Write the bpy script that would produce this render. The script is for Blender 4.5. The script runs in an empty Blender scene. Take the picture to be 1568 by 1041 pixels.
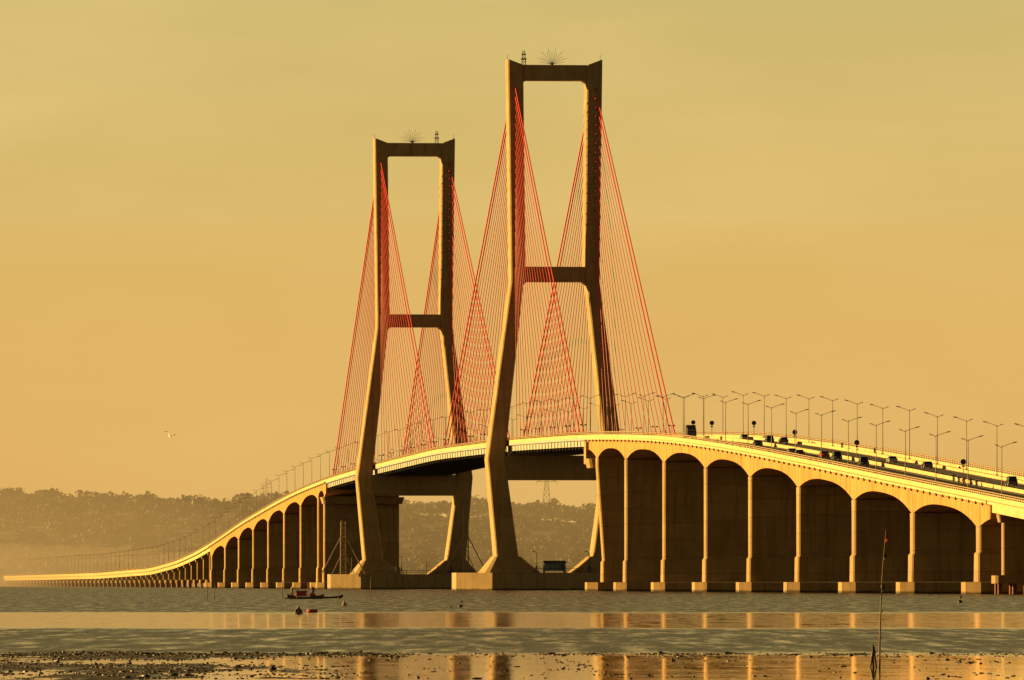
import bpy, math, random, bmesh
import numpy as np
from mathutils import Vector, Matrix, noise as mn
random.seed(7); rng=np.random.default_rng(7)
S=bpy.context.scene
COL=S.collection
# ---------------------------------------------------------------- camera
F=13600.0; W=1568.0; HZ=892.5; CH=2.0
cd=bpy.data.cameras.new("camera"); cam=bpy.data.objects.new("camera",cd); COL.objects.link(cam)
cam.location=(0,0,CH); cam.rotation_euler=(math.radians(90),0,0)
cd.sensor_width=36; cd.lens=F/W*36; cd.shift_y=(HZ-520.5)/W; cd.clip_start=1; cd.clip_end=80000
S.camera=cam
S.view_settings.view_transform='Standard'; S.view_settings.look='None'; S.view_settings.exposure=0
# ---------------------------------------------------------------- material helpers
def newmat(name):
    m=bpy.data.materials.new(name); m.use_nodes=True
    nt=m.node_tree; b=nt.nodes.get("Principled BSDF"); return m,nt,b
def N(nt,t,**k):
    n=nt.nodes.new(t)
    for a,v in k.items(): setattr(n,a,v)
    return n
def math_(nt,op,a,b=None,c=None):
    n=nt.nodes.new('ShaderNodeMath'); n.operation=op
    for i,v in enumerate((a,b,c)):
        if v is None: continue
        if isinstance(v,(int,float)): n.inputs[i].default_value=v
        else: nt.links.new(v,n.inputs[i])
    return n.outputs[0]
def mixc(nt,f,a,b,mode='MIX'):
    n=nt.nodes.new('ShaderNodeMix'); n.data_type='RGBA'; n.blend_type=mode
    for s,v in ((n.inputs[0],f),(n.inputs[6],a),(n.inputs[7],b)):
        if isinstance(v,(int,float)): s.default_value=v
        elif isinstance(v,tuple): s.default_value=v+(1,) if len(v)==3 else v
        else: nt.links.new(v,s)
    return n.outputs[2]
def ramp(nt,f,stops):
    n=nt.nodes.new('ShaderNodeValToRGB'); cr=n.color_ramp
    while len(cr.elements)<len(stops): cr.elements.new(0.5)
    for e,(p,c) in zip(cr.elements,stops):
        e.position=p; e.color=(c+(1,)) if isinstance(c,tuple) else (c,c,c,1)
    nt.links.new(f,n.inputs[0]); return n.outputs[0]
def noise(nt,vec,scale,detail=4,rough=0.55,sc=None):
    n=nt.nodes.new('ShaderNodeTexNoise'); n.inputs['Scale'].default_value=scale
    n.inputs['Detail'].default_value=detail; n.inputs['Roughness'].default_value=rough
    if sc:
        mp=nt.nodes.new('ShaderNodeMapping'); mp.inputs['Scale'].default_value=sc
        nt.links.new(vec,mp.inputs['Vector']); vec=mp.outputs[0]
    nt.links.new(vec,n.inputs['Vector']); return n.outputs[0]
def simple(name,col,rough=0.6,metal=0.0,var=0.25,scale=1.5):
    m,nt,b=newmat(name); tc=N(nt,'ShaderNodeTexCoord')
    n=noise(nt,tc.outputs['Object'],scale)
    f=ramp(nt,n,[(0.3,0.0),(0.7,1.0)])
    c0=tuple(x*(1-var) for x in col); c1=tuple(min(1,x*(1+var)) for x in col)
    nt.links.new(mixc(nt,f,c0,c1),b.inputs['Base Color'])
    b.inputs['Roughness'].default_value=rough; b.inputs['Metallic'].default_value=metal
    return m
def concrete(name,col,lift=4.0,stain=0.6,joint=0.55,tone=0.3,tide=True):
    m,nt,b=newmat(name); tc=N(nt,'ShaderNodeTexCoord'); v=tc.outputs['Object']
    n1=noise(nt,v,0.25,5,0.6); n2=noise(nt,v,1.0,4,0.6,(0.9,0.9,0.06)); n3=noise(nt,v,3.0,3)
    c=mixc(nt,ramp(nt,n1,[(0.3,0.0),(0.7,1.0)]),tuple(x*0.82 for x in col),tuple(x*1.1 for x in col))
    c=mixc(nt,math_(nt,'MULTIPLY',ramp(nt,n2,[(0.48,0.0),(0.68,1.0)]),stain),c,tuple(x*k for x,k in zip(col,(0.42,0.36,0.30))))
    c=mixc(nt,math_(nt,'MULTIPLY',ramp(nt,n3,[(0.4,0.0),(0.6,1.0)]),0.15),c,tuple(x*0.6 for x in col))
    sx=N(nt,'ShaderNodeSeparateXYZ'); nt.links.new(v,sx.inputs[0])
    md=math_(nt,'MODULO',math_(nt,'ADD',sx.outputs[2],400.0),lift)
    line=math_(nt,'MULTIPLY',math_(nt,'LESS_THAN',md,0.16),joint)
    c=mixc(nt,line,c,tuple(x*0.35 for x in col))
    fl=math_(nt,'FLOOR',math_(nt,'DIVIDE',sx.outputs[2],lift)); wn=N(nt,'ShaderNodeTexWhiteNoise'); wn.noise_dimensions='2D'
    cx=N(nt,'ShaderNodeCombineXYZ'); nt.links.new(fl,cx.inputs[0]); nt.links.new(math_(nt,'FLOOR',math_(nt,'DIVIDE',sx.outputs[1],40.0)),cx.inputs[1]); nt.links.new(cx.outputs[0],wn.inputs['Vector'])
    c=mixc(nt,math_(nt,'MULTIPLY',wn.outputs[0],tone),c,tuple(x*0.5 for x in col))
    if tide:
        tz=ramp(nt,math_(nt,'ADD',math_(nt,'DIVIDE',sx.outputs[2],4.0),math_(nt,'MULTIPLY',n1,0.2)),[(0.16,1.0),(0.26,0.0)])
        c=mixc(nt,math_(nt,'MULTIPLY',tz,0.85),c,(0.03,0.028,0.02))
    nt.links.new(c,b.inputs['Base Color']); b.inputs['Roughness'].default_value=0.9; b.inputs['Specular IOR Level'].default_value=0.2
    return m
M_con=concrete("pier_concrete",(0.37,0.25,0.12),4.0,0.6,0.6,0.45)
M_pyl=concrete("pylon_concrete",(0.37,0.27,0.145),5.0,0.45,0.35,0.2)
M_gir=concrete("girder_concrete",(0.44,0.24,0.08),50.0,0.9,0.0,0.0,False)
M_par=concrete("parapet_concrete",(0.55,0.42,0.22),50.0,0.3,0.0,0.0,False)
M_steel=simple("painted_steel_girder",(0.30,0.32,0.31),0.5,0.0,0.2,0.4)
M_asph=simple("asphalt",(0.05,0.048,0.045),0.75,0,0.3,0.3)
M_line=simple("road_marking_paint",(0.75,0.74,0.70),0.6,0,0.1)
M_rail=simple("galvanised_rail",(0.34,0.25,0.15),0.5,0.1,0.15)
M_cable=simple("red_cable_sheath",(0.58,0.035,0.025),0.5,0,0.1,0.2)
M_lamp=simple("lamp_post_steel",(0.16,0.13,0.11),0.6,0.2,0.15)
M_dark=simple("dark_metal",(0.05,0.045,0.04),0.6,0.3,0.2)
M_pile=simple("rusty_steel_pile",(0.16,0.05,0.025),0.8,0,0.4,1.0)
M_tyre=simple("tyre_rubber",(0.02,0.02,0.02),0.8)
M_glass=simple("tinted_glass",(0.02,0.025,0.03),0.1,0,0.1)
M_wood=simple("weathered_wood",(0.08,0.05,0.03),0.8,0,0.4,3)
M_redp=simple("red_paint",(0.34,0.03,0.02),0.5,0,0.3,3)
M_blue=simple("blue_paint",(0.06,0.14,0.28),0.5,0,0.2,3)
M_bamboo=simple("bamboo",(0.15,0.09,0.05),0.7,0,0.3,4)
M_skin=simple("skin",(0.22,0.11,0.07),0.6,0,0.1,8)
M_clothd=simple("dark_cloth",(0.05,0.05,0.07),0.9,0,0.3,6)
M_clothl=simple("light_cloth",(0.14,0.10,0.08),0.9,0,0.3,6)
M_white=simple("white_paint",(0.6,0.58,0.52),0.4,0,0.08,3)
# ---------------------------------------------------------------- mesh builder
class MB:
    def __init__(s): s.v=[];s.f=[];s.m=[]
    def add(s,vs,fs,mi=0):
        o=len(s.v); s.v+= [tuple(p) for p in vs]; s.f+=[tuple(i+o for i in f) for f in fs]; s.m+=[mi]*len(fs)
    def box(s,x0,x1,y0,y1,z0,z1,mi=0):
        s.add([(x0,y0,z0),(x1,y0,z0),(x1,y1,z0),(x0,y1,z0),(x0,y0,z1),(x1,y0,z1),(x1,y1,z1),(x0,y1,z1)],
              [(0,3,2,1),(4,5,6,7),(0,1,5,4),(1,2,6,5),(2,3,7,6),(3,0,4,7)],mi)
    def loft(s,rings,mi=0,caps=True):
        n=len(rings[0]); vs=[p for r in rings for p in r]; fs=[]
        for k in range(len(rings)-1):
            for i in range(n):
                j=(i+1)%n; fs.append((k*n+i,k*n+j,(k+1)*n+j,(k+1)*n+i))
        if caps: fs.append(tuple(range(n))[::-1]); fs.append(tuple((len(rings)-1)*n+i for i in range(n)))
        s.add(vs,fs,mi)
    def tube(s,a,b,r0,r1=None,n=6,mi=0,caps=True):
        r1=r0 if r1 is None else r1
        a=Vector(a);b=Vector(b);d=(b-a)
        if d.length<1e-6: return
        d.normalize()
        u=d.orthogonal().normalized(); w=d.cross(u)
        R=[[a+(u*math.cos(t)+w*math.sin(t))*r0 for t in [2*math.pi*i/n for i in range(n)]],
           [b+(u*math.cos(t)+w*math.sin(t))*r1 for t in [2*math.pi*i/n for i in range(n)]]]
        s.loft(R,mi,caps)
    def ball(s,c,rx,ry,rz,n=8,m=6,mi=0):
        rings=[]
        for k in range(1,m):
            ph=math.pi*k/m
            rings.append([(c[0]+rx*math.sin(ph)*math.cos(2*math.pi*i/n),c[1]+ry*math.sin(ph)*math.sin(2*math.pi*i/n),c[2]-rz*math.cos(ph)) for i in range(n)])
        s.loft(rings,mi)
    def mesh(s,name,mats,smooth=False):
        me=bpy.data.meshes.new(name); me.from_pydata(s.v,[],s.f)
        for m in mats: me.materials.append(m)
        me.polygons.foreach_set('material_index',s.m)
        if smooth: me.polygons.foreach_set('use_smooth',[True]*len(s.f))
        me.update()
        bm=bmesh.new(); bm.from_mesh(me); bmesh.ops.recalc_face_normals(bm,faces=bm.faces); bm.to_mesh(me); bm.free()
        return me
    def obj(s,name,mats,parent=None,mw=None,smooth=False):
        o=bpy.data.objects.new(name,s.mesh(name,mats,smooth)); COL.objects.link(o)
        if parent: o.parent=parent
        if mw is not None: o.matrix_world=mw
        return o
def inst(name,me,loc,rz=0.0,sc=1.0):
    o=bpy.data.objects.new(name,me); COL.objects.link(o); o.location=loc; o.rotation_euler=(0,0,rz); o.scale=(sc,sc,sc); return o
# ---------------------------------------------------------------- bridge frame (origin at near pylon)
Y1=2438.0; XV=-576.0; CC=1424.0*2438.0
TH=math.atan(0.1)
MBR=Matrix.Translation((-0.1*Y1+CC/F,Y1,0))@Matrix.Rotation(TH,4,'Z')
bridge=bpy.data.objects.new("cable_stayed_bridge",None); COL.objects.link(bridge); bridge.matrix_world=MBR
ZT=[(-2400,6.5),(-1500,6.5),(-1200,7.5),(-1000,11.3),(-905,14.9),(-852,17.1),(-770,20.3),(-690,23.6),(-607,27),(-528,30.1),(-449,33),(-370,35.4),(-290,37.1),(-188,38.7),(0,40.3),(217,41),(434,39.3),(626,37.1),(737,34.9),(820,32.7),(905,30.0),(1057,24.8),(1205,18.6),(1330,14.2),(1464,10.7),(1658,7.8),(2111,6.2),(3060,5.6),(3400,5.6)]
tx=np.array([a for a,_ in ZT]);tz=np.array([b for _,b in ZT])
def zt(t):
    return float(np.mean(np.interp(t+np.linspace(-45,45,13),tx,tz)))
PY=[0.0,434.0]
T0,TA,TB,TE=-2150.0,-204.0,632.0,3240.0
NH=-866.0; FH=1240.0
nearP=[-290,-369,-449,-528,-607,-690,-770,-852]
farP=[667,748,828,909,989,1070,1150,1232]
def frange(a,b,st):
    n=max(1,int(round((b-a)/st))); return [a+(b-a)*i/n for i in range(n+1)]
# ---- deck of cable-stayed section
mb=MB(); rs=[]
for t in frange(TA+0.3,TB-0.3,8):
    z=zt(t); rs.append([(-13,t,z),(-13,t,z-0.55),(-12.3,t,z-0.75),(-12.3,t,z-2.1),(-11.2,t,z-2.1),(-11.2,t,z-0.9),(11.2,t,z-0.9),(11.2,t,z-2.1),(12.3,t,z-2.1),(12.3,t,z-0.75),(13,t,z-0.55),(13,t,z)])
mb.loft(rs,0)
for t in frange(TA+4,TB-4,8):
    z=zt(t); mb.box(-11.15,11.15,t-0.3,t+0.3,z-2.7,z-0.95,1)
    for sx in (-1,1): mb.box(sx*12.35-0.12,sx*12.35+0.12,t-0.2,t+0.2,z-2.05,z-0.8,1)
mb.obj("main_span_deck",[M_steel,M_dark],bridge)
# ---- haunched girders
def depth(t,P):
    P=sorted(P)
    if t<=P[0]: return 5.0 if P[0]-t<3 else 2.6+2.6*max(0,1-(P[0]-t)/28.0)**2.2
    if t>=P[-1]: return 2.6+2.4*max(0,1-(t-P[-1])/28.0)**2.2
    for a,b in zip(P,P[1:]):
        if a<=t<=b:
            u=abs((t-(a+b)/2)/((b-a)/2)); return 2.5+ (2.9 if b-a>60 else 1.9)*u**2.6
def haunched(name,a,b,P):
    mb=MB()
    rs=[];r1=[];r2=[]
    for t in frange(a,b,3.3):
        z=zt(t); d=depth(t,P)
        rs.append([(-13.7,t,z),(-13.7,t,z-0.45),(-12.9,t,z-0.8),(12.9,t,z-0.8),(13.7,t,z-0.45),(13.7,t,z)])
        for R,x0,x1 in ((r1,-12.9,-1.2),(r2,1.2,12.9)):
            R.append([(x0,t,z-0.8),(x0+(0.0),t,z-d),(x1,t,z-d),(x1,t,z-0.8)])
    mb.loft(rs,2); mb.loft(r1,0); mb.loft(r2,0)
    for t in frange(a+4,b-4,8):
        z=zt(t); mb.box(-13.85,-13.5,t-0.15,t+0.15,z-0.9,z-0.3,1)
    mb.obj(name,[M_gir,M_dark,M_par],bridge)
haunched("near_approach_girder",NH,TA,sorted([-226]+nearP))
haunched("far_approach_girder",TB,FH,[640]+farP)
# ---- low viaducts
def viaduct(name,a,b):
    mb=MB(); rs=[]
    for t in frange(a,b,10):
        z=zt(t); rs.append([(-13.5,t,z),(-13.5,t,z-0.5),(13.5,t,z-0.5),(13.5,t,z)])
    mb.loft(rs,0)
    for x in (-12.2,-8.1,-4,0,4,8.1,12.2):
        rs=[]
        for t in frange(a,b,10):
            z=zt(t); rs.append([(x-0.4,t,z-0.52),(x-0.4,t,z-2.0),(x+0.4,t,z-2.0),(x+0.4,t,z-0.52)])
        mb.loft(rs,0)
    mb.obj(name,[M_par],bridge)
viaduct("near_viaduct_deck",T0,NH-0.3); viaduct("far_viaduct_deck",FH+0.3,TE)
# ---- road surface, markings, parapets
def strip(mb,x0,x1,dz,a,b,st,mi,th=None):
    ts=frange(a,b,st)
    if th is None:
        vs=[];fs=[]
        for t in ts: z=zt(t)+dz; vs+=[(x0,t,z),(x1,t,z)]
        for i in range(len(ts)-1): fs.append((2*i,2*i+1,2*i+3,2*i+2))
        mb.add(vs,fs,mi)
    else:
        mb.loft([[(x0,t,zt(t)+dz),(x0,t,zt(t)+dz+th),(x1,t,zt(t)+dz+th),(x1,t,zt(t)+dz)] for t in ts],mi)
mb=MB(); strip(mb,-12.6,12.6,0.02,T0,TE,10,0)
for x in (-9.3,-1.4,1.4,9.3): strip(mb,x-0.1,x+0.1,0.03,T0,TE,10,1)
for x in (-5.3,5.3):
    t=T0
    while t<TE: strip(mb,x-0.08,x+0.08,0.031,t,t+5,5,1); t+=12
mb.obj("road_surface",[M_asph,M_line],bridge)
mb=MB()
for s_ in (-1,1):
    x0,x1=sorted((s_*12.95,s_*12.62)); strip(mb,x0,x1,0.022,T0,TE,10,0,0.85)
    x0,x1=sorted((s_*10.0,s_*9.75)); strip(mb,x0,x1,0.032,T0,TE,10,0,0.6)
strip(mb,-0.25,0.25,0.034,T0,TE,10,0,0.7)
mb.obj("parapet_walls",[M_par],bridge)
mb=MB()
for s_ in (-1,1):
    x=s_*12.8
    for dz in (1.15,1.5):
        ts=frange(T0,TE,10)
        mb.loft([[(x-0.06,t,zt(t)+dz),(x-0.06,t,zt(t)+dz+0.12),(x+0.06,t,zt(t)+dz+0.12),(x+0.06,t,zt(t)+dz)] for t in ts],0)
    for t in frange(T0,TE,2.4):
        z=zt(t); mb.box(x-0.08,x+0.08,t-0.08,t+0.08,z+0.86,z+1.7,0)
mb.obj("handrails",[M_rail],bridge)
# ---- piers
def chamf(hx,hy,c,z): return [(-hx,-hy+c,z),(-hx+c,-hy,z),(hx-c,-hy,z),(hx,-hy+c,z),(hx,hy-c,z),(hx-c,hy,z),(-hx+c,hy,z),(-hx,hy-c,z)]
def sh(r,t,x=0): return [(a+x,b+t,c) for a,b,c in r]
def tallpier(mb,t,P,ht=13.0,hb=13.0):
    z=zt(t)-depth(t,P)
    lv=[(2.2,hb+0.35,2.7),(7.2,hb+0.3,2.6),(7.6,hb,2.2),(z-2,ht,2.2),(z+0.2,ht,2.4)]
    for side in (-1,1):
        rs=[]
        for zz,hw,hy in lv:
            w=(hw-0.45)/2; r=chamf(w,hy,0.3,zz); rs.append(sh(r,t,side*(w+0.45)))
        mb.loft(rs,0)
    mb.box(-0.44,0.44,t-1.6,t+1.6,2.2,z-1.0,0)
    mb.loft([sh(chamf(15.6,5.0,2.4,-3),t),sh(chamf(15.6,5.0,2.4,2.15),t)],0)
mb=MB()
NP=sorted([-226]+nearP); FP=[640]+farP
for t in nearP: tallpier(mb,t,NP)
tallpier(mb,-226,NP,13.0,11.4)
for t in FP: tallpier(mb,t,FP)
for t,P in ((-214,NP),(636,FP)):
    z=zt(t); mb.loft([sh(chamf(13.6,4.5,0.6,z-7.5),t),sh(chamf(14.2,6.0,0.6,z-5.2),t)],0)
for t in (-206,):
    z=zt(t); mb.box(-13.6,-11.5,t-1.2,t+3.5,z-6.5,z-0.9,0)
mb.obj("tall_piers",[M_con],bridge)
mb=MB()
tl=[-876-40*i for i in range(32)]+[1254+40*i for i in range(50)]
for t in tl:
    z=zt(t)-2.02
    mb.loft([sh(chamf(12.9,1.3,0.2,z-1.4),t),sh(chamf(13.2,1.5,0.2,z),t)],0)
    if z>9: mb.loft([sh(chamf(12.3,1.2,0.2,3.4),t),sh(chamf(12.3,1.2,0.2,z-1.4),t)],0)
    else:
        for x in (-11.5,-4,4,11.5): mb.tube((x,t,2.2),(x,t,z-1.4),0.85,n=10)
    mb.loft([sh(chamf(13.9,2.6,0.5,1.9),t),sh(chamf(13.9,2.6,0.5,3.3),t)],0)
    for x in np.linspace(-13,13,11):
        for dy in (-1.7,1.7): mb.tube((x,t+dy,-3),(x,t+dy,2.0),0.42,n=8,mi=1)
mb.obj("viaduct_piers",[M_con,M_pile],bridge)
# ---- pylons
def lattice_mb(mb,cx,cy,z0,z1,w0,w1,r,n,mi=0):
    cs=[]
    for k in range(n+1):
        f=k/n; w=w0+(w1-w0)*f; z=z0+(z1-z0)*f; cs.append([(cx+a*w,cy+b*w,z) for a,b in ((-1,-1),(1,-1),(1,1),(-1,1))])
    for k in range(n):
        for i in range(4):
            j=(i+1)%4; mb.tube(cs[k][i],cs[k+1][i],r,n=4,mi=mi); mb.tube(cs[k][i],cs[k+1][j],r*.7,n=4,mi=mi); mb.tube(cs[k+1][i],cs[k+1][j],r*.7,n=4,mi=mi)
def leg_section(zz):
    lv=[(9,10.2,16.3,5.4),(36.0,13.9,18.7,4.6),(84.5,8.7,12.2,4.4),(88.5,8.2,12.2,4.3),(143.9,8.8,13.0,4.0)]
    a=np.array(lv); return [float(np.interp(zz,a[:,0],a[:,k])) for k in (1,2,3)]
def pylon(t):
    mb=MB()
    for s_ in (-1,1):
        rs=[]
        for zz in (9,22,34,36.0,38,60,84.5,88.5,115,140,143.9):
            i,o,h=leg_section(zz); c=(i+o)/2*s_; w=(o-i)/2
            rs.append([(p[0]+c,p[1]+t,p[2]) for p in chamf(w,h,0.35,zz)])
        i,o,h=leg_section(143.9); c=(i+o)/2*s_; w=(o-i)/2
        top=[(p[0]+c,p[1]+t,143.9+0.05+1.6*((abs(p[0]+c)-i)/(o-i))) for p in chamf(w,h,0.35,0)]
        rs.append(top); mb.loft(rs,0)
        b0=[(p[0]+s_*12.4,p[1]+t,4.8) for p in chamf(7.6,11.5,1.2,0)]
        b1=[(p[0]+s_*13.25,p[1]+t,9.3) for p in chamf(3.5,5.8,0.6,0)]
        mb.loft([b0,b1],0)
        for k in range(18):
            zz=94+k*2.55; i,o,h=leg_section(zz)
            for q in (-1,1): mb.box(s_*11-0.3,s_*11+0.3,t+q*h-0.3*(q<0),t+q*h+0.3*(q>0),zz-0.4,zz+0.4,0)
    mb.box(-8.85,8.85,t-3.4,t+3.4,139.9,144.0,0)
    mb.box(-8.9,8.9,t-3.2,t+3.2,84.6,88.7,0)
    mb.box(-14.2,14.2,t-4.2,t+4.2,30.2,36.9,0)
    for s_ in (-1,1):
        for za,dz in ((139.9,-1.0),(84.6,-1.2)):
            i=leg_section(za)[0]
            mb.add([(s_*(i+.3),t-3.1,za),(s_*(i-1.0),t-3.1,za),(s_*(i+.3),t-3.1,za+dz),(s_*(i+.3),t+3.1,za),(s_*(i-1.0),t+3.1,za),(s_*(i+.3),t+3.1,za+dz)],[(0,1,2),(3,5,4),(0,3,4,1),(1,4,5,2),(2,5,3,0)],0)
        for dy in (-3,3): mb.box(s_*11-1,s_*11+1,t+dy-0.8,t+dy+0.8,36.92,zt(t)-2.75,0)
    mb.loft([sh(chamf(27.5,15.5,9.0,-3),t),sh(chamf(27.5,15.5,9.0,4.79),t)],0)
    for q in (-1,1):
        for x in np.linspace(-18,18,19): mb.tube((x,t+q*15,4.8),(x,t+q*15,6.0),0.05,n=4,mi=1)
        mb.tube((-18,t+q*15,6.0),(18,t+q*15,6.0),0.05,n=4,mi=1)
    mb.obj("pylon" ,[M_pyl,M_dark],bridge)
    mb=MB()
    lx=-8.3 if t==0 else 7.4
    lattice_mb(mb,lx,t,144,148.0,0.55,0.3,0.07,4)
    mb.box(lx-0.8,lx+0.8,t-0.3,t+0.3,145.6,145.9); mb.box(lx-0.6,lx+0.6,t-0.3,t+0.3,146.9,147.2)
    for k in range(13):
        a=math.radians(12+13*k); L=3.6+0.9*(k%2); mb.tube((-0.5,t,144.3),(-0.5+math.cos(a)*L,t+0.6*math.sin(k*2.1),144.3+math.sin(a)*L),0.07,0.05,n=4)
    mb.ball((-0.5,t,144.3),0.35,0.35,0.35)
    for x in (-12.8,12.8): mb.tube((x,t,145.2),(x,t,147.0),0.06,n=4)
    mb.obj("rooftop_antennas",[M_dark],bridge)
for t in PY: pylon(t)
# ---- cables
mb=MB()
for p in PY:
    for s_ in (-1,1):
        for q in (-1,1):
            outer=(p==0 and q<0) or (p>0 and q>0)
            n=18; L=186 if outer else 205
            for k in range(n):
                tt=p+q*(14+(L-14)*((k)/(n-1)))
                za=94+44*(k/(n-1))**0.9
                mb.tube((s_*11.0,p+q*3.5,za),(s_*11.6,tt,zt(tt)+0.3),0.10 if k<n-2 else 0.19,n=6,caps=False)
                mb.tube((s_*11.6,tt,zt(tt)+0.1),Vector((s_*11.6,tt,zt(tt)+0.3)).lerp(Vector((s_*11.0,p+q*3.5,za)),0.02),0.22,n=6)
mb.obj("stay_cables",[M_cable],bridge)
# ---- street lamps
mb=MB()
mb.tube((0,0,0),(0,0,0.5),0.2,n=8); mb.tube((0,0,0.4),(0,0,10.4),0.10,0.06,n=8)
pts=[(0,0,10.1),(0.9,0,10.5),(2.0,0,10.85)]
for a,b in zip(pts,pts[1:]): mb.tube(a,b,0.05,0.045,n=6)
mb.loft([[(1.9,-.16,10.78),(1.9,.16,10.78),(1.9,.16,10.92),(1.9,-.16,10.92)],[(2.4,-.2,10.86),(2.4,.2,10.86),(2.4,.2,11.06),(2.4,-.2,11.06)],[(2.8,-.1,10.98),(2.8,.1,10.98),(2.8,.1,11.1),(2.8,-.1,11.1)]],0)
mb.tube((0,0,10.0),(-0.7,0,10.35),0.045,n=5); mb.loft([[(-.6,-.12,10.25),(-.6,.12,10.25),(-.6,.12,10.4),(-.6,-.12,10.4)],[(-1.3,-.1,10.5),(-1.3,.1,10.5),(-1.3,.1,10.62),(-1.3,-.1,10.62)]],0)
lampme=mb.mesh("street_lamp",[M_lamp])
def on_deck(t,x,dz=0.02): return MBR@Vector((x,t,zt(t)+dz))
for i,t in enumerate(frange(T0+12,TE-12,39.5)):
    for s_ in (-1,1):
        inst("street_lamp",lampme,on_deck(t+(6 if s_>0 else 0),s_*12.3,0.0),TH+(0 if s_<0 else math.pi)+random.uniform(-.1,.1),random.uniform(.97,1.02))
mb=MB(); mb.tube((0,0,0),(0,0,2.6),0.07,n=6); mb.tube((-.55,0,2.6),(.55,0,2.6),0.05,n=5)
for x in (-.55,.55): mb.loft([[(x-.3,-.25,2.55),(x+.3,-.25,2.55),(x+.3,.25,2.6),(x-.3,.25,2.6)],[(x-.2,-.2,2.85),(x+.2,-.2,2.85),(x+.2,.2,2.9),(x-.2,.2,2.9)]],0)
flme=mb.mesh("deck_floodlight",[M_dark])
for i,t in enumerate(frange(-190,600,19)):
    if min(abs(t),abs(t-434))>8: inst("deck_floodlight",flme,on_deck(t,(-12.4,12.4)[i%2],0.7),TH)
mb=MB(); mb.tube((0,0,0),(0,0,3.4),0.07,n=6); mb.tube((0,-.06,3.2),(0,.0,3.2),0.55,n=20); mb.tube((0,-.075,3.2),(0,-.062,3.2),0.42,n=20,mi=1); mb.box(-.25,.25,-.04,0,2.2,2.5,1)
sgme=mb.mesh("round_traffic_sign",[M_dark,M_dark])
def px2t(xpx,off):
    y=(CC+off*F)/(xpx-XV); return (y-Y1)*1.005
for xp,o in ((1090,0),(1217,0),(1312,0),(1475,0),(1062,9.9),(1155,9.9)):
    inst("round_traffic_sign",sgme,on_deck(px2t(xp,o),o,0.7),TH)
# ---------------------------------------------------------------- vehicles
def car_mesh(name,paint,van=False):
    mb=MB(); H=1.9 if van else 1.45
    body=[(-2.2,.35),(-2.25,.75),(-2.0,.9),(-1.1,1.0 if not van else 1.1),(1.9,1.0 if not van else 1.1),(2.2,.9),(2.2,.35)]
    rs=[]
    for x,k in ((-0.88,.94),(-0.85,1),(0.85,1),(0.88,.94)): rs.append([(x,y*(.98 if k<1 else 1),0.35+(z-0.35)*k) for y,z in body])
    mb.loft(rs,0)
    zb=0.98 if not van else 1.08
    fr,rr=(-1.15,1.75) if not van else (-1.5,2.1)
    mb.loft([[(-.78,fr,zb),(.78,fr,zb),(.78,rr,zb),(-.78,rr,zb)],[(-.64,fr+.6,H-.06),(.64,fr+.6,H-.06),(.64,rr-.4,H-.06),(-.64,rr-.4,H-.06)]],1)
    mb.loft([[(-.66,fr+.58,H-.06),(.66,fr+.58,H-.06),(.66,rr-.38,H-.06),(-.66,rr-.38,H-.06)],[(-.6,fr+.7,H),(.6,fr+.7,H),(.6,rr-.5,H),(-.6,rr-.5,H)]],0)
    for x in (-.71,.71):
        for yy in (fr+.25,0.3,rr-.12): mb.tube((x*1.08,yy,zb),(x*0.93,yy+(0.33 if yy<0 else (-.2 if yy>1 else 0)),H-.05),0.04,n=4,mi=0)
    for x in (-.82,.82):
        for yy in (-1.35,1.35): mb.tube((x-.1,yy,.33),(x+.1,yy,.33),.33,n=14,mi=2); mb.tube((x-.105,yy,.33),(x+.105,yy,.33),.17,n=10,mi=3)
    for x in (-.6,.6): mb.box(x-.18,x+.18,-2.27,-2.2,.62,.78,3); mb.box(x-.14,x+.14,2.19,2.23,.68,.84,4)
    mb.box(-.85,.85,-2.3,-2.2,.35,.5,2); mb.box(-.95,-.84,-.95,-.8,1.0,1.12,2); mb.box(.84,.95,-.95,-.8,1.0,1.12,2)
    return mb.mesh(name,[paint,M_glass,M_tyre,M_white,M_redp])
M_pk=simple("black_car_paint",(0.03,0.03,0.035),0.3,0.1,0.1); M_sv=simple("silver_car_paint",(0.22,0.22,0.22),0.35,0.4,0.1)
M_rd=simple("red_car_paint",(0.35,0.03,0.02),0.3,0.1,0.1)
cms=[car_mesh("car",M_pk),car_mesh("car",M_sv),car_mesh("car",M_rd),car_mesh("van",M_pk,True)]
for xp,o,k in ((1160,-4,0),(1178,3,3),(1212,-7,1),(1224,-7,0),(1262,-3.5,2),(1281,-3.5,3),(1322,-4,3),(1140,3.5,1),(1200,6.5,0),(1366,5,1),(1420,6.5,0),(1549,5,3),(655,-7,3)):
    inst("van" if k==3 else "car",cms[k],on_deck(px2t(xp,o),o,0.035),TH+(math.pi if o>0 else 0))
mb=MB()
mb.box(-1.1,1.1,-1.2,4.2,1.0,3.3,0); mb.loft([[(-1.05,-3.2,.6),(1.05,-3.2,.6),(1.05,-1.4,.6),(-1.05,-1.4,.6)],[(-1.05,-3.2,1.6),(1.05,-3.2,1.6),(1.05,-1.4,1.6),(-1.05,-1.4,1.6)],[(-1,-2.8,2.6),(1,-2.8,2.6),(1,-1.4,2.6),(-1,-1.4,2.6)]],1)
mb.box(-.9,.9,-3.1,-2.95,1.65,2.3,2); mb.box(-.6,.6,-1.3,4.1,.6,.98,3)
for x in (-.9,.9):
    for yy in (-2.4,2.6,3.6): mb.tube((x-.15,yy,.48),(x+.15,yy,.48),.48,n=14,mi=3)
trme=mb.mesh("cargo_truck",[M_dark,M_pk,M_glass,M_tyre])
inst("cargo_truck",trme,on_deck(px2t(1057,-4),-4,0.035),TH)
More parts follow.
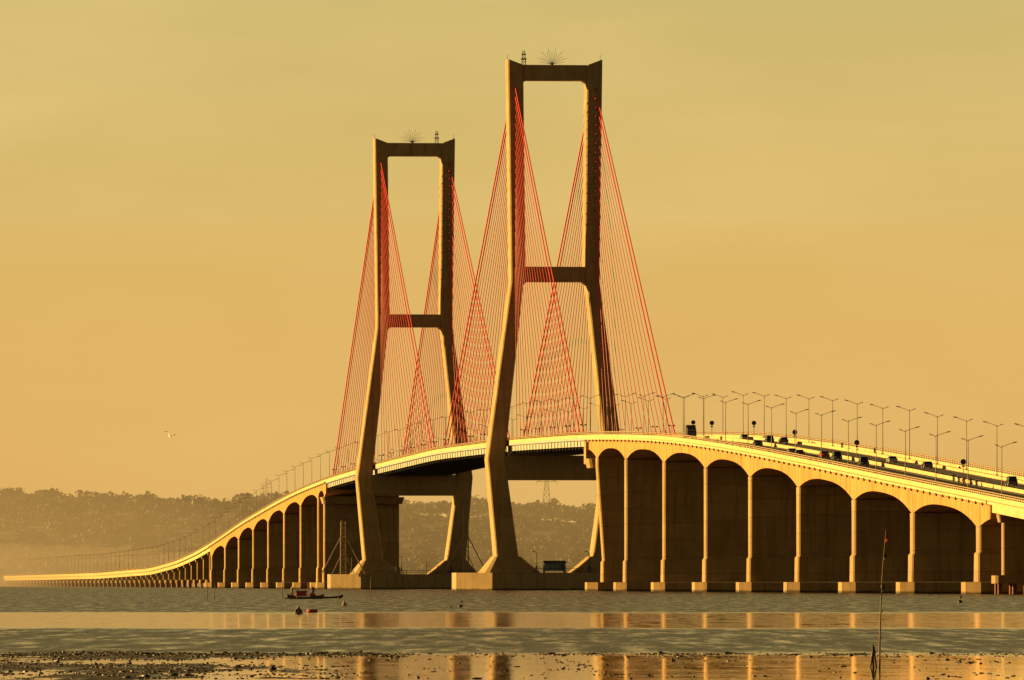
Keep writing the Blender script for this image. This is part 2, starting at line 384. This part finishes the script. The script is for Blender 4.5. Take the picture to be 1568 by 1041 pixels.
def figure_mesh(name,J,E,R,mats,hat=False):
    me=bpy.data.meshes.new(name); me.from_pydata(J,E,[]); o=bpy.data.objects.new(name,me); COL.objects.link(o)
    sk=o.modifiers.new("s",'SKIN'); ly=me.skin_vertices[0].data
    for i,r in enumerate(R): ly[i].radius=(r,r)
    ly[0].use_root=True
    sb=o.modifiers.new("b",'SUBSURF'); sb.levels=1; sb.render_levels=1
    dg=bpy.context.evaluated_depsgraph_get(); m2=bpy.data.meshes.new_from_object(o.evaluated_get(dg))
    bpy.data.objects.remove(o)
    m2.materials.clear()
    for m in mats: m2.materials.append(m)
    top=max(v[2] for v in J)
    for p in m2.polygons:
        z=p.center.z; p.material_index= 0 if z>top-0.22 else (1 if z>J[0][2]-0.02 else 2)
        p.use_smooth=True
    return m2
J=[(0,0,.95),(0,0,1.2),(0,0,1.42),(0,-.02,1.53),(0,-.03,1.68),(-.1,0,.9),(-.11,-.03,.5),(-.12,.02,.06),(-.12,-.14,.03),(.1,0,.9),(.11,-.03,.5),(.12,.02,.06),(.12,-.14,.03),
   (-.19,0,1.4),(-.25,-.05,1.14),(-.22,-.2,1.15),(.19,0,1.4),(.26,-.08,1.16),(.2,-.28,.95)]
E=[(0,1),(1,2),(2,3),(3,4),(0,5),(5,6),(6,7),(7,8),(0,9),(9,10),(10,11),(11,12),(2,13),(13,14),(14,15),(2,16),(16,17),(17,18)]
R=[.15,.14,.15,.06,.11,.1,.07,.045,.04,.1,.07,.045,.04,.07,.05,.035,.07,.05,.035]
standme=figure_mesh("fisherman",J,E,R,[M_skin,M_clothl,M_clothd])
J=[(0,.15,.85),(0,.1,1.1),(0,.02,1.32),(0,-.03,1.42),(0,-.06,1.57),(-.1,.1,.82),(-.2,-.3,.75),(-.2,-.2,.35),(-.2,-.34,.3),(.1,.1,.82),(.2,-.3,.75),(.2,-.2,.35),(.2,-.34,.3),(-.19,.0,1.3),(-.28,-.2,1.12),(-.3,-.48,1.02),(.19,.0,1.3),(.28,-.2,1.12),(.3,-.48,1.02)]
rideme=figure_mesh("motorcyclist",J,E,[.15,.15,.16,.07,.14,.1,.08,.05,.045,.1,.08,.05,.045,.075,.055,.04,.075,.055,.04],[M_dark,M_clothd,M_clothd])
mb=MB()
for yy in (-.62,.62):
    n=16
    for i in range(n):
        a=2*math.pi*i/n;b=2*math.pi*(i+1)/n; mb.tube((0,yy+.26*math.cos(a),.3+.26*math.sin(a)),(0,yy+.26*math.cos(b),.3+.26*math.sin(b)),.05,n=6,mi=1)
    mb.tube((-.05,yy,.3),(.05,yy,.3),.06,n=8,mi=1)
mb.loft([[(-.08,-.35,.4),(.08,-.35,.4),(.08,-.3,.75),(-.08,-.3,.75)],[(-.12,0,.3),(.12,0,.3),(.1,.05,.72),(-.1,.05,.72)],[(-.1,.75,.6),(.1,.75,.6),(.08,.8,.78),(-.08,.8,.78)]],0)
mb.tube((0,-.62,.3),(0,-.42,.98),.04,n=6,mi=1); mb.tube((-.33,-.45,1.0),(.33,-.45,1.0),.025,n=6,mi=1); mb.ball((0,-.52,.88),.1,.08,.1,mi=0)
mb.tube((0,.1,.35),(0,.62,.3),.04,n=6,mi=1)
bkme=mb.mesh("motorcycle",[M_pk,M_tyre])
for xp,o in ((1084,-8),(1098,-10.9),(1104,-6),(1112,-11.4),(1121,-10.8),(1132,-11.2),(1150,-11),(1176,-11.3),(1270,-11),(1290,11),(1460,-1.8),(1468,-2.6),(1476,-3.4),(1486,-2.2),(1495,-3.2),(1340,11.2),(1240,-11.2),(640,-11),(700,-11),(850,-11.2)):
    l=on_deck(px2t(xp,o),o,0.035); inst("motorcycle",bkme,l,TH); inst("motorcyclist",rideme,l,TH)
# ---------------------------------------------------------------- huts, access towers on pile caps
for t,x in ((420,15.5),(420,-24.0)):
    mb=MB(); lattice_mb(mb,0,0,0,17 if x<0 else 22,0.9,0.7,0.15,12)
    for k in range(7): mb.box(-.8,.8,-.8,.8,2.5*k+1,2.5*k+1.12)
    for a in (-1,1): mb.tube((a*0.8,0,12),(a*7,0,0.1),0.18,n=5); mb.tube((a*0.8,0,6),(a*3.6,0,0.1),0.14,n=5)
    o=mb.obj("access_stair_tower",[M_rail]); o.matrix_world=MBR@Matrix.Translation((x,t,4.8))
mb=MB(); mb.box(-3,3,-1.5,1.5,0.5,2.6,0); mb.loft([[(-3.3,-1.8,2.61),(3.3,-1.8,2.61),(3.3,1.8,2.61),(-3.3,1.8,2.61)],[(-3.0,-.3,3.3),(3.0,-.3,3.3),(3.0,.3,3.3),(-3.0,.3,3.3)]],1)
for x in (-2,-.6,.8): mb.box(x-.4,x+.4,-1.56,-1.503,1.4,2.1,2)
mb.box(1.7,2.4,-1.56,-1.503,.52,2.2,1)
for x in (-2.8,2.8): mb.box(x-.15,x+.15,-1.4,1.4,0,.5,1)
o=mb.obj("site_cabin",[M_blue,M_dark,M_glass]); o.matrix_world=MBR@Matrix.Translation((-1.0,-11,4.8))
mb=MB()
for x in (-7,-3.5,3,6.5,9): mb.tube((x,0,0),(x,0,2.6 if x!=3 else 4),0.09,n=5); mb.tube((x,0,2.6),(x+.6,0,2.7),0.06,n=5)
mb.tube((-7,0,1.2),(9,0,1.2),0.05,n=4); mb.tube((-7,0,.6),(9,0,.6),0.05,n=4)
o=mb.obj("pier_cap_fence",[M_dark]); o.matrix_world=MBR@Matrix.Translation((0,421,4.8))
mb=MB(); mb.tube((0,0,0),(0,0,5.5),.12,n=6); mb.tube((0,0,5.4),(-.9,0,5.9),.08,n=6); mb.box(-1.3,-.8,-.2,.2,5.75,5.95); mb.tube((-.7,0,0),(0,0,2.2),.09,n=5); mb.tube((.7,0,0),(0,0,2.2),.09,n=5)
nv=mb.mesh("navigation_light",[M_dark])
for x,t in ((-6,-12),(8.5,-12),(-5,423),(11,423),(-21,423)): 
    o=bpy.data.objects.new("navigation_light",nv); COL.objects.link(o); o.matrix_world=MBR@Matrix.Translation((x,t,4.8))
# ---------------------------------------------------------------- water / ground
def wpos(xpx,ypx,z=0.0):
    d=(CH-z)*F/(ypx-HZ); return Vector(((xpx-784)/F*d,d,z))
def land_h(x,y):
    shore=5660+90*mn.noise(Vector((x/500,0,3)))
    d=y-shore
    if d<0: return -2.0+max(-1.5,d/100.0) if d<-60 else -2.0+ (d+60)/60*2.0
    h=min(d/40,3.0)
    r=max(0,min(1,(d-150)/900)); r=r*r*(3-2*r)
    base=46+8*mn.noise(Vector((x/260+5,y/600,0)))+4*mn.noise(Vector((x/90,y/200,7)))
    base+= 7*max(0,min(1,(-x-40)/150))-4*max(0,min(1,(x+20)/100))
    h+=r*base
    return h
mb=MB()
def sheet(mb,xs,ys,fn,mi=0):
    nx=len(xs); vs=[(x,y,fn(x,y)) for y in ys for x in xs]
    fs=[(j*nx+i,j*nx+i+1,(j+1)*nx+i+1,(j+1)*nx+i) for j in range(len(ys)-1) for i in range(nx-1)]
    mb.add(vs,fs,mi)
xs=[-30000,-15000,-8000,-4000,-2500,-1600]+list(range(-1100,1101,25))+[1600,2500,4000,8000,15000,30000]
ys=[-3000,-500,0,100,300,320,1000,3000,5000,5300,5500]+list(range(5540,7400,20))+[7800,8500,10000,15000,30000,60000]
def gfn(x,y):
    if y<310: return -1.5
    return land_h(x,y)
sheet(mb,xs,ys,gfn)
m,nt,b=newmat("ground_soil"); g=N(nt,'ShaderNodeNewGeometry'); n=noise(nt,g.outputs['Position'],0.02,5)
nt.links.new(mixc(nt,ramp(nt,n,[(0.35,0.0),(0.65,1.0)]),(0.04,0.045,0.02),(0.08,0.065,0.035)),b.inputs['Base Color']); b.inputs['Roughness'].default_value=0.9
mb.obj("ground",[m],smooth=True)
mb=MB(); mb.add([(-40000,-3000,0),(40000,-3000,0),(40000,60000,0),(-40000,60000,0)],[(0,1,2,3)])
m,nt,b=newmat("sea_water"); g=N(nt,'ShaderNodeNewGeometry'); P=g.outputs['Position']
sx=N(nt,'ShaderNodeSeparateXYZ'); nt.links.new(P,sx.inputs[0])
wn=noise(nt,P,1.0,3,0.5,(0.09,0.014,1)); 
yy=math_(nt,'MULTIPLY',math_(nt,'ADD',sx.outputs[1],math_(nt,'MULTIPLY',sx.outputs[1],math_(nt,'MULTIPLY',math_(nt,'SUBTRACT',wn,0.5),0.10))),1/2000)
rip=ramp(nt,yy,[(0.0,0.03),(0.124,0.05),(0.129,1.0),(0.191,1.0),(0.199,0.10),(0.292,0.12),(0.312,1.0),(1.0,1.0)])
patch=noise(nt,P,1.0,6,0.7,(0.9,0.055,1)); pm=ramp(nt,patch,[(0.34,0.25),(0.50,0.85),(0.64,1.0)])
rp=math_(nt,'MULTIPLY',rip,pm)
w1=noise(nt,P,2.2,3,0.6,(1,0.45,1)); w2=noise(nt,P,0.35,2,0.5,(1,0.35,1)); 
hh=math_(nt,'ADD',math_(nt,'MULTIPLY',w1,0.22),math_(nt,'MULTIPLY',w2,0.5))
bp=N(nt,'ShaderNodeBump'); bp.inputs['Distance'].default_value=1.0; nt.links.new(hh,bp.inputs['Height']); nt.links.new(rp,bp.inputs['Strength'])
nt.links.new(bp.outputs[0],b.inputs['Normal'])
nt.links.new(math_(nt,'ADD',math_(nt,'MULTIPLY',rp,0.28),0.025),b.inputs['Roughness'])
b.inputs['Base Color'].default_value=(0.03,0.025,0.017,1); b.inputs['IOR'].default_value=1.33
mb.obj("water",[m])
# mudflat
def mud_h(x,y):
    n1=mn.noise(Vector((x*0.30,y*0.06,0))); n2=mn.noise(Vector((x*1.1,y*0.25,4))); n3=mn.noise(Vector((x*5,y*2.5,9)))
    left=max(0,min(1,(0-x)/9))
    h=-0.048+0.048*left+0.05*n1+0.03*n2+0.018*n3
    e=y-(250+3*n1*2)
    if e>0: h-=e*0.012
    else: h+=0.026*math.exp(-(e/6)**2)
    return max(h,-1.2)
mb=MB(); sheet(mb,[-60,-40]+[ -20+0.16*i for i in range(251)]+[40,60],[60,120,160]+[170+0.45*i for i in range(200)]+[265,290,330],mud_h)
m,nt,b=newmat("wet_mud"); g=N(nt,'ShaderNodeNewGeometry'); n=noise(nt,g.outputs['Position'],3,5)
nt.links.new(mixc(nt,n,(0.02,0.014,0.009),(0.065,0.043,0.026)),b.inputs['Base Color'])
nt.links.new(ramp(nt,noise(nt,g.outputs['Position'],1.0,4,0.6,(1.5,0.25,1)),[(0.42,0.22),(0.58,0.75)]),b.inputs['Roughness'])
bp=N(nt,'ShaderNodeBump'); bp.inputs['Distance'].default_value=0.08; nt.links.new(noise(nt,g.outputs['Position'],10,5),bp.inputs['Height']); nt.links.new(bp.outputs[0],b.inputs['Normal'])
M_mud=m
mb.obj("mudflat",[m],smooth=True)
bm=bmesh.new(); bmesh.ops.create_icosphere(bm,subdivisions=1,radius=1); iv=np.array([v.co[:] for v in bm.verts]); iff=np.array([[v.index for v in f.verts] for f in bm.faces]); bm.free()
def np_mesh(name,V,Fc,mats,smooth=False):
    me=bpy.data.meshes.new(name); k=Fc.shape[1]
    me.vertices.add(len(V)); me.vertices.foreach_set('co',V.astype(np.float32).ravel())
    me.loops.add(Fc.size); me.loops.foreach_set('vertex_index',Fc.astype(np.int32).ravel())
    me.polygons.add(len(Fc)); me.polygons.foreach_set('loop_start',np.arange(0,Fc.size,k,dtype=np.int32)); me.polygons.foreach_set('loop_total',np.full(len(Fc),k,dtype=np.int32))
    if smooth: me.polygons.foreach_set('use_smooth',np.ones(len(Fc),dtype=bool))
    me.update(); me.validate()
    for m in mats: me.materials.append(m)
    o=bpy.data.objects.new(name,me); COL.objects.link(o); return o
Vs=[];Fs=[];o_=0; cnt=0
while cnt<6500:
    d=rng.normal(249,4) if rng.random()<0.6 else rng.uniform(185,256)
    x=(rng.uniform(-60,1640)-784)/F*d
    h=mud_h(x,d); cl=mn.noise(Vector((x*0.9,d*0.35,20)))
    if h<-0.02 and rng.random()>0.05: continue
    if cl<0.0 and rng.random()>0.15: continue
    if d>262: continue
    s=rng.uniform(0.008,0.028)*(2.2 if rng.random()<0.03 else 1)
    V=iv*(1+0.35*rng.standard_normal((len(iv),1)))*np.array([s*rng.uniform(1,2.6),s*rng.uniform(1,3),s*rng.uniform(.5,1)])
    V=V+np.array([x,d,max(0,h)+s*0.15]); Vs.append(V);Fs.append(iff+o_); o_+=len(iv); cnt+=1
np_mesh("mud_clumps",np.vstack(Vs),np.vstack(Fs),[M_mud])
# ---------------------------------------------------------------- forest
m,nt,b=newmat("foliage"); g=N(nt,'ShaderNodeNewGeometry')
n=noise(nt,g.outputs['Position'],0.06,3); n2=noise(nt,g.outputs['Position'],0.5,2)
c=mixc(nt,ramp(nt,n,[(0.35,0.0),(0.65,1.0)]),(0.025,0.035,0.011),(0.07,0.065,0.02)); c=mixc(nt,ramp(nt,n2,[(0.4,0.0),(0.7,0.6)]),c,(0.015,0.02,0.006))
nt.links.new(c,b.inputs['Base Color']); b.inputs['Roughness'].default_value=0.8
NT=4200; L=80
tp=[]
while len(tp)<NT:
    y=rng.uniform(5740,7150); x=rng.uniform(-560,470)*y/6500
    if mn.noise(Vector((x/60,y/90,2)))<-0.25 and rng.random()<0.8: continue
    h=land_h(x,y)
    if h<1.5: continue
    tp.append((x,y,h,rng.uniform(0.7,1.3)*(1.35 if rng.random()<0.12 else 1)))
tp=np.array(tp)
u=rng.standard_normal((NT,5,3)); u/=np.linalg.norm(u,axis=2,keepdims=True); u[:,:,2]*=0.45
blob=u*np.array([3.2,3.2,3.0])+np.array([0,0,7.5])
wh=rng.integers(0,5,(NT,L)); bc=np.take_along_axis(blob,wh[:,:,None].repeat(3,2),1)
w=rng.standard_normal((NT,L,3)); w/=np.linalg.norm(w,axis=2,keepdims=True)
cen=bc+w*np.array([2.7,2.7,2.1])*rng.uniform(0.75,1.1,(NT,L,1))
nr=w+0.5*rng.standard_normal((NT,L,3)); nr/=np.linalg.norm(nr,axis=2,keepdims=True)
a=np.cross(nr,rng.standard_normal((NT,L,3))); a/=np.linalg.norm(a,axis=2,keepdims=True); bb=np.cross(nr,a)
sz=rng.uniform(0.6,1.35,(NT,L,1))
quad=np.stack([cen+a*sz,cen+bb*sz*0.8,cen-a*sz,cen-bb*sz*0.8],2)
quad=quad*tp[:,3][:,None,None,None]+tp[:,None,None,:3]
V=quad.reshape(-1,3); np_mesh("distant_forest",V,np.arange(len(V)).reshape(-1,4),[m])
def transmission(x,y,h,k=1.0):
    mb=MB(); lattice_mb(mb,0,0,0,h*0.62,h*0.09,h*0.03,0.2*k,7); lattice_mb(mb,0,0,h*0.62,h,h*0.03,h*0.006,0.17*k,6)
    for f,wd in ((0.66,0.17),(0.77,0.14),(0.88,0.11)):
        for s_ in (-1,1):
            mb.tube((0,0,h*f),(s_*h*wd,0,h*f),.18*k,n=4); mb.tube((0,0,h*(f+.05)),(s_*h*wd,0,h*f),.14*k,n=4); mb.tube((s_*h*wd,0,h*f),(s_*h*wd,0,h*f-2),.13*k,n=4)
    o=mb.obj("transmission_tower",[M_dark]); o.location=(x,y,land_h(x,y)-1)
transmission((837-784)/F*6700,6700,46,1.3); transmission((408-784)/F*7100,7100,33,0.6)
mb=MB(); mb.box(-9,9,-5,5,0,5,0); mb.loft([[(-10,-6,5.01),(10,-6,5.01),(10,6,5.01),(-10,6,5.01)],[(-8,-.3,8.5),(8,-.3,8.5),(8,.3,8.5),(-8,.3,8.5)]],1)
for x in (-6,-2,4,7): mb.box(x-.8,x+.8,-5.08,-5.004,1.5,3.4,2)
mb.box(.2,1.6,-5.08,-5.004,0,2.8,2)
hx=(817-784)/F*6650; o=mb.obj("house",[M_white,M_pile,M_glass]); o.location=(hx,6650,land_h(hx,6650)+3)
# ---------------------------------------------------------------- boats, fishers, buoys, pole, gull
def hull(mb,L,Wd,H,mi=0):
    rs=[]
    for i in range(13):
        f=i/12*2-1; w=Wd/2*(1-abs(f)**2.4)+0.03; sheer=H*(0.55+0.75*abs(f)**2.5); k=-0.15+0.35*abs(f)**4
        x=f*L/2
        rs.append([(x,-w,sheer),(x,-w*.8,k+.15*H),(x,0,k-.05),(x,w*.8,k+.15*H),(x,w,sheer),(x,w*.85,sheer-.02),(x,0,max(k+.1,sheer-.35)),(x,-w*.85,sheer-.02)])
    mb.loft(rs,mi)
mb=MB(); hull(mb,4.6,1.2,0.5,1)
mb.tube((-.6,0,.2),(-.6,0,3.1),.05,.03,n=6,mi=1); mb.tube((-1.6,0,.5),(.4,0,2.4),.035,n=5,mi=1); mb.tube((.3,0,.2),(.3,0,2.2),.04,n=5,mi=0); mb.tube((-.6,0,3.0),(-1.9,0,.6),.02,n=4,mi=1); mb.tube((-.6,0,3.0),(1.6,0,.5),.02,n=4,mi=1)
mb.box(-1.2,.1,-.4,.4,.35,.95,0); mb.box(-1.3,.2,-.5,.5,.95,1.02,1); mb.box(.5,1.2,-.3,.3,.3,.7,0)
for q in (-1,1):
    mb.tube((-2.6,q*1.5,.1),(2.4,q*1.5,.1),.06,n=6,mi=3)
    for x in (-1.2,1.2): mb.tube((x,0,.5),(x,q*1.5,.12),.04,n=5,mi=3)
bp_=wpos(468,917); o=mb.obj("fishing_boat",[M_redp,M_wood,M_redp,M_bamboo]); o.location=bp_; o.rotation_euler=(0,0,0.12)
for dx in (-1.7,.9): inst("fisherman",standme,bp_+Vector((dx,dx*.12,.1)),random.uniform(-1,1),0.9)
mb=MB(); hull(mb,3.8,.8,.4,0); b2=wpos(503,916); o=mb.obj("rowing_boat",[M_wood]); o.location=b2
inst("fisherman",standme,wpos(457,940)+Vector((0,0,-1.15)),0.6); inst("fisherman",standme,wpos(527,928)+Vector((0,0,-1.2)),-.6)
mb=MB(); rs=[]
for zz,r in ((0,.3),(.06,.36),(.18,.38),(.22,.36),(.1,.3)): rs.append([(r*math.cos(2*math.pi*i/16),r*math.sin(2*math.pi*i/16)*.8,zz) for i in range(16)])
mb.loft(rs,0); mb.ball((0,0,.14),.2,.2,.1,mi=1); o=mb.obj("red_catch_basin",[M_redp,M_wood]); o.location=wpos(478,938)
mb=MB(); mb.ball((0,0,.05),.16,.16,.14,n=12,m=8); mb.tube((0,0,.15),(0,0,.42),.02,n=5); mb.box(-.02,.14,-.005,.005,.32,.42)
bu=mb.mesh("marker_buoy",[M_dark])
for xp,yp,s_ in ((705,930,1.3),(1470,923,1.6),(690,930,.7),(262,1030,.35),(965,941,.4)): inst("marker_buoy",bu,wpos(xp,yp),0,s_)
mb=MB()
for x,l in ((0,2.3),(7,1.6),(-8.5,1.8),(11,2.6),(-9.4,2.0)): mb.tube((x,0,-1),(x+.1,0,l),.06,.04,n=6)
o=mb.obj("fish_trap_stakes",[M_bamboo]); o.location=wpos(432,917)
mb=MB(); pts=[(0,0,-.6),(0.0,0,.6),(.03,0,1.5),(.07,0,2.3),(.15,0,3.25)]
for i,(a_,b_) in enumerate(zip(pts,pts[1:])): mb.tube(a_,b_,.024-.004*i,.020-.004*i,n=8)
def flag(mb,x,z,w,h,mi):
    vs=[];fs=[]
    for i in range(6):
        f=i/5; xx=x+0.05*math.sin(f*5)+w*(0.4+0.2*math.sin(f*4)); vs+=[(x,0.02*math.sin(f*7),z-f*h),(xx,0.05*math.sin(f*6+1),z-f*h*1.05)]
    for i in range(5): fs.append((2*i,2*i+1,2*i+3,2*i+2))
    mb.add(vs,fs,mi)
flag(mb,.13,3.2,.09,.3,1); flag(mb,.10,2.7,.06,.2,2); flag(mb,.03,2.0,.09,.3,2)
for z_ in (.7,1.3,1.9): mb.tube((-.0+.03*z_,0,z_),(.03*z_,0,z_+.04),.03,n=8)
o=mb.obj("bamboo_pole",[M_bamboo,M_redp,M_clothd]); o.location=wpos(1347,1022)
mb=MB(); mb.tube((0,0,-.5),(-.02,0,.55),.03,.02,n=6); mb.tube((-.12,0,-.3),(.0,0,.5),.02,n=6); mb.tube((.1,0,-.3),(0,0,.5),.02,n=6); o=mb.obj("mooring_stake",[M_wood]); o.location=wpos(1338,1022)
mb=MB()
rs=[]
for y_,r in ((-.24,.012),(-.2,.035),(-.1,.065),(0,.075),(.12,.05),(.22,.03),(.32,.015)): rs.append([(r*math.cos(2*math.pi*i/10),y_,r*math.sin(2*math.pi*i/10)*.9) for i in range(10)])
mb.loft(rs,0); mb.ball((0,-.25,.03),.045,.055,.045,mi=0); mb.tube((0,-.3,.03),(0,-.37,.015),.014,.004,n=6,mi=1)
mb.loft([[(-.02,.28,0),(.02,.28,0),(.02,.28,.012),(-.02,.28,.012)],[(-.08,.42,.01),(.08,.42,.01),(.08,.42,.018),(-.08,.42,.018)]],0)
for s_ in (-1,1):
    W_=[(.05,.03,-.09,.09),(.20,.20,-.13,.06),(.32,.26,-.09,.05),(.44,.22,.0,.08),(.54,.14,.1,.13)]
    mb.loft([[(s_*x,y0,z),(s_*x,y1,z),(s_*x,y1,z+.012),(s_*x,y0,z+.022)] for x,z,y0,y1 in W_],0)
o=mb.obj("seagull",[M_white,M_bamboo]); d=640; o.location=((260-784)/F*d,d,CH+(HZ-668)/F*d)
o.rotation_euler=(0.25,0.3,0.5)
# ---------------------------------------------------------------- haze volumes
def vol(name,me_obj,sig,col):
    m=bpy.data.materials.new(name); m.use_nodes=True; nt=m.node_tree; nt.nodes.clear()
    out=nt.nodes.new('ShaderNodeOutputMaterial'); ab=nt.nodes.new('ShaderNodeVolumeAbsorption'); em=nt.nodes.new('ShaderNodeEmission'); ad=nt.nodes.new('ShaderNodeAddShader')
    ab.inputs['Color'].default_value=(0,0,0,1); ab.inputs['Density'].default_value=sig
    em.inputs['Color'].default_value=col+(1,); em.inputs['Strength'].default_value=sig
    nt.links.new(ab.outputs[0],ad.inputs[0]); nt.links.new(em.outputs[0],ad.inputs[1]); nt.links.new(ad.outputs[0],out.inputs['Volume'])
    me_obj.data.materials.append(m)
HC=(0.74,0.42,0.115)
def ell(name,c,r,sig,col):
    mb=MB(); mb.ball((0,0,0),1,1,1,n=32,m=20); o=mb.obj(name,[],smooth=False); o.location=c; o.scale=r; vol(name,o,sig,col)
ell("haze",(0,6300,0),(7000,2500,240),1.7e-4,HC)
ell("mist_bank",(-500,5400,0),(420,800,75),2.6e-4,HC)
ell("low_mist_bank",(-420,5450,0),(340,700,28),4e-4,(0.77,0.42,0.11))
# ---------------------------------------------------------------- world and sun
EL=math.radians(9); AZ=math.radians(20); sv=Vector((-math.cos(EL)*math.cos(AZ),math.cos(EL)*math.sin(AZ),math.sin(EL))).normalized()
sd=bpy.data.lights.new("sun",'SUN'); sd.energy=5.0; sd.angle=math.radians(0.5); sd.color=(2.7,1.62,0.46)
so=bpy.data.objects.new("sun",sd); COL.objects.link(so); so.rotation_euler=sv.to_track_quat('Z','Y').to_euler(); so.location=(-500,1000,500)
w=bpy.data.worlds.new("World"); S.world=w; w.use_nodes=True; nt=w.node_tree; bg=nt.nodes['Background']
sk=nt.nodes.new('ShaderNodeTexSky'); sk.sky_type='NISHITA'; sk.sun_disc=False; sk.sun_elevation=EL; sk.sun_rotation=math.radians(290); sk.dust_density=4
tc=N(nt,'ShaderNodeTexCoord'); sx=N(nt,'ShaderNodeSeparateXYZ'); nt.links.new(tc.outputs['Generated'],sx.inputs[0])
z=sx.outputs[2]
zr=math_(nt,'DIVIDE',z,0.07)
hz=ramp(nt,zr,[(0.0,(0.76,0.43,0.12)),(0.25,(0.76,0.47,0.14)),(0.55,(0.72,0.49,0.15)),(1.0,(0.60,0.475,0.17))])
cl=noise(nt,tc.outputs['Generated'],1.0,5,0.55,(12,12,45)); clf=ramp(nt,cl,[(0.42,0.0),(0.72,1.0)])
hz=mixc(nt,math_(nt,'MULTIPLY',clf,0.42),hz,(0.88,0.62,0.23))
hz=mixc(nt,1.0,hz,(12.5,12.5,12.5),'MULTIPLY')
nsky=mixc(nt,1.0,sk.outputs[0],(0.32,0.25,0.16),'MULTIPLY')
f=ramp(nt,math_(nt,'ABSOLUTE',z),[(0.07,1.0),(0.20,0.10),(1.0,0.03)])
nt.links.new(mixc(nt,f,nsky,hz),bg.inputs['Color']); bg.inputs['Strength'].default_value=0.08
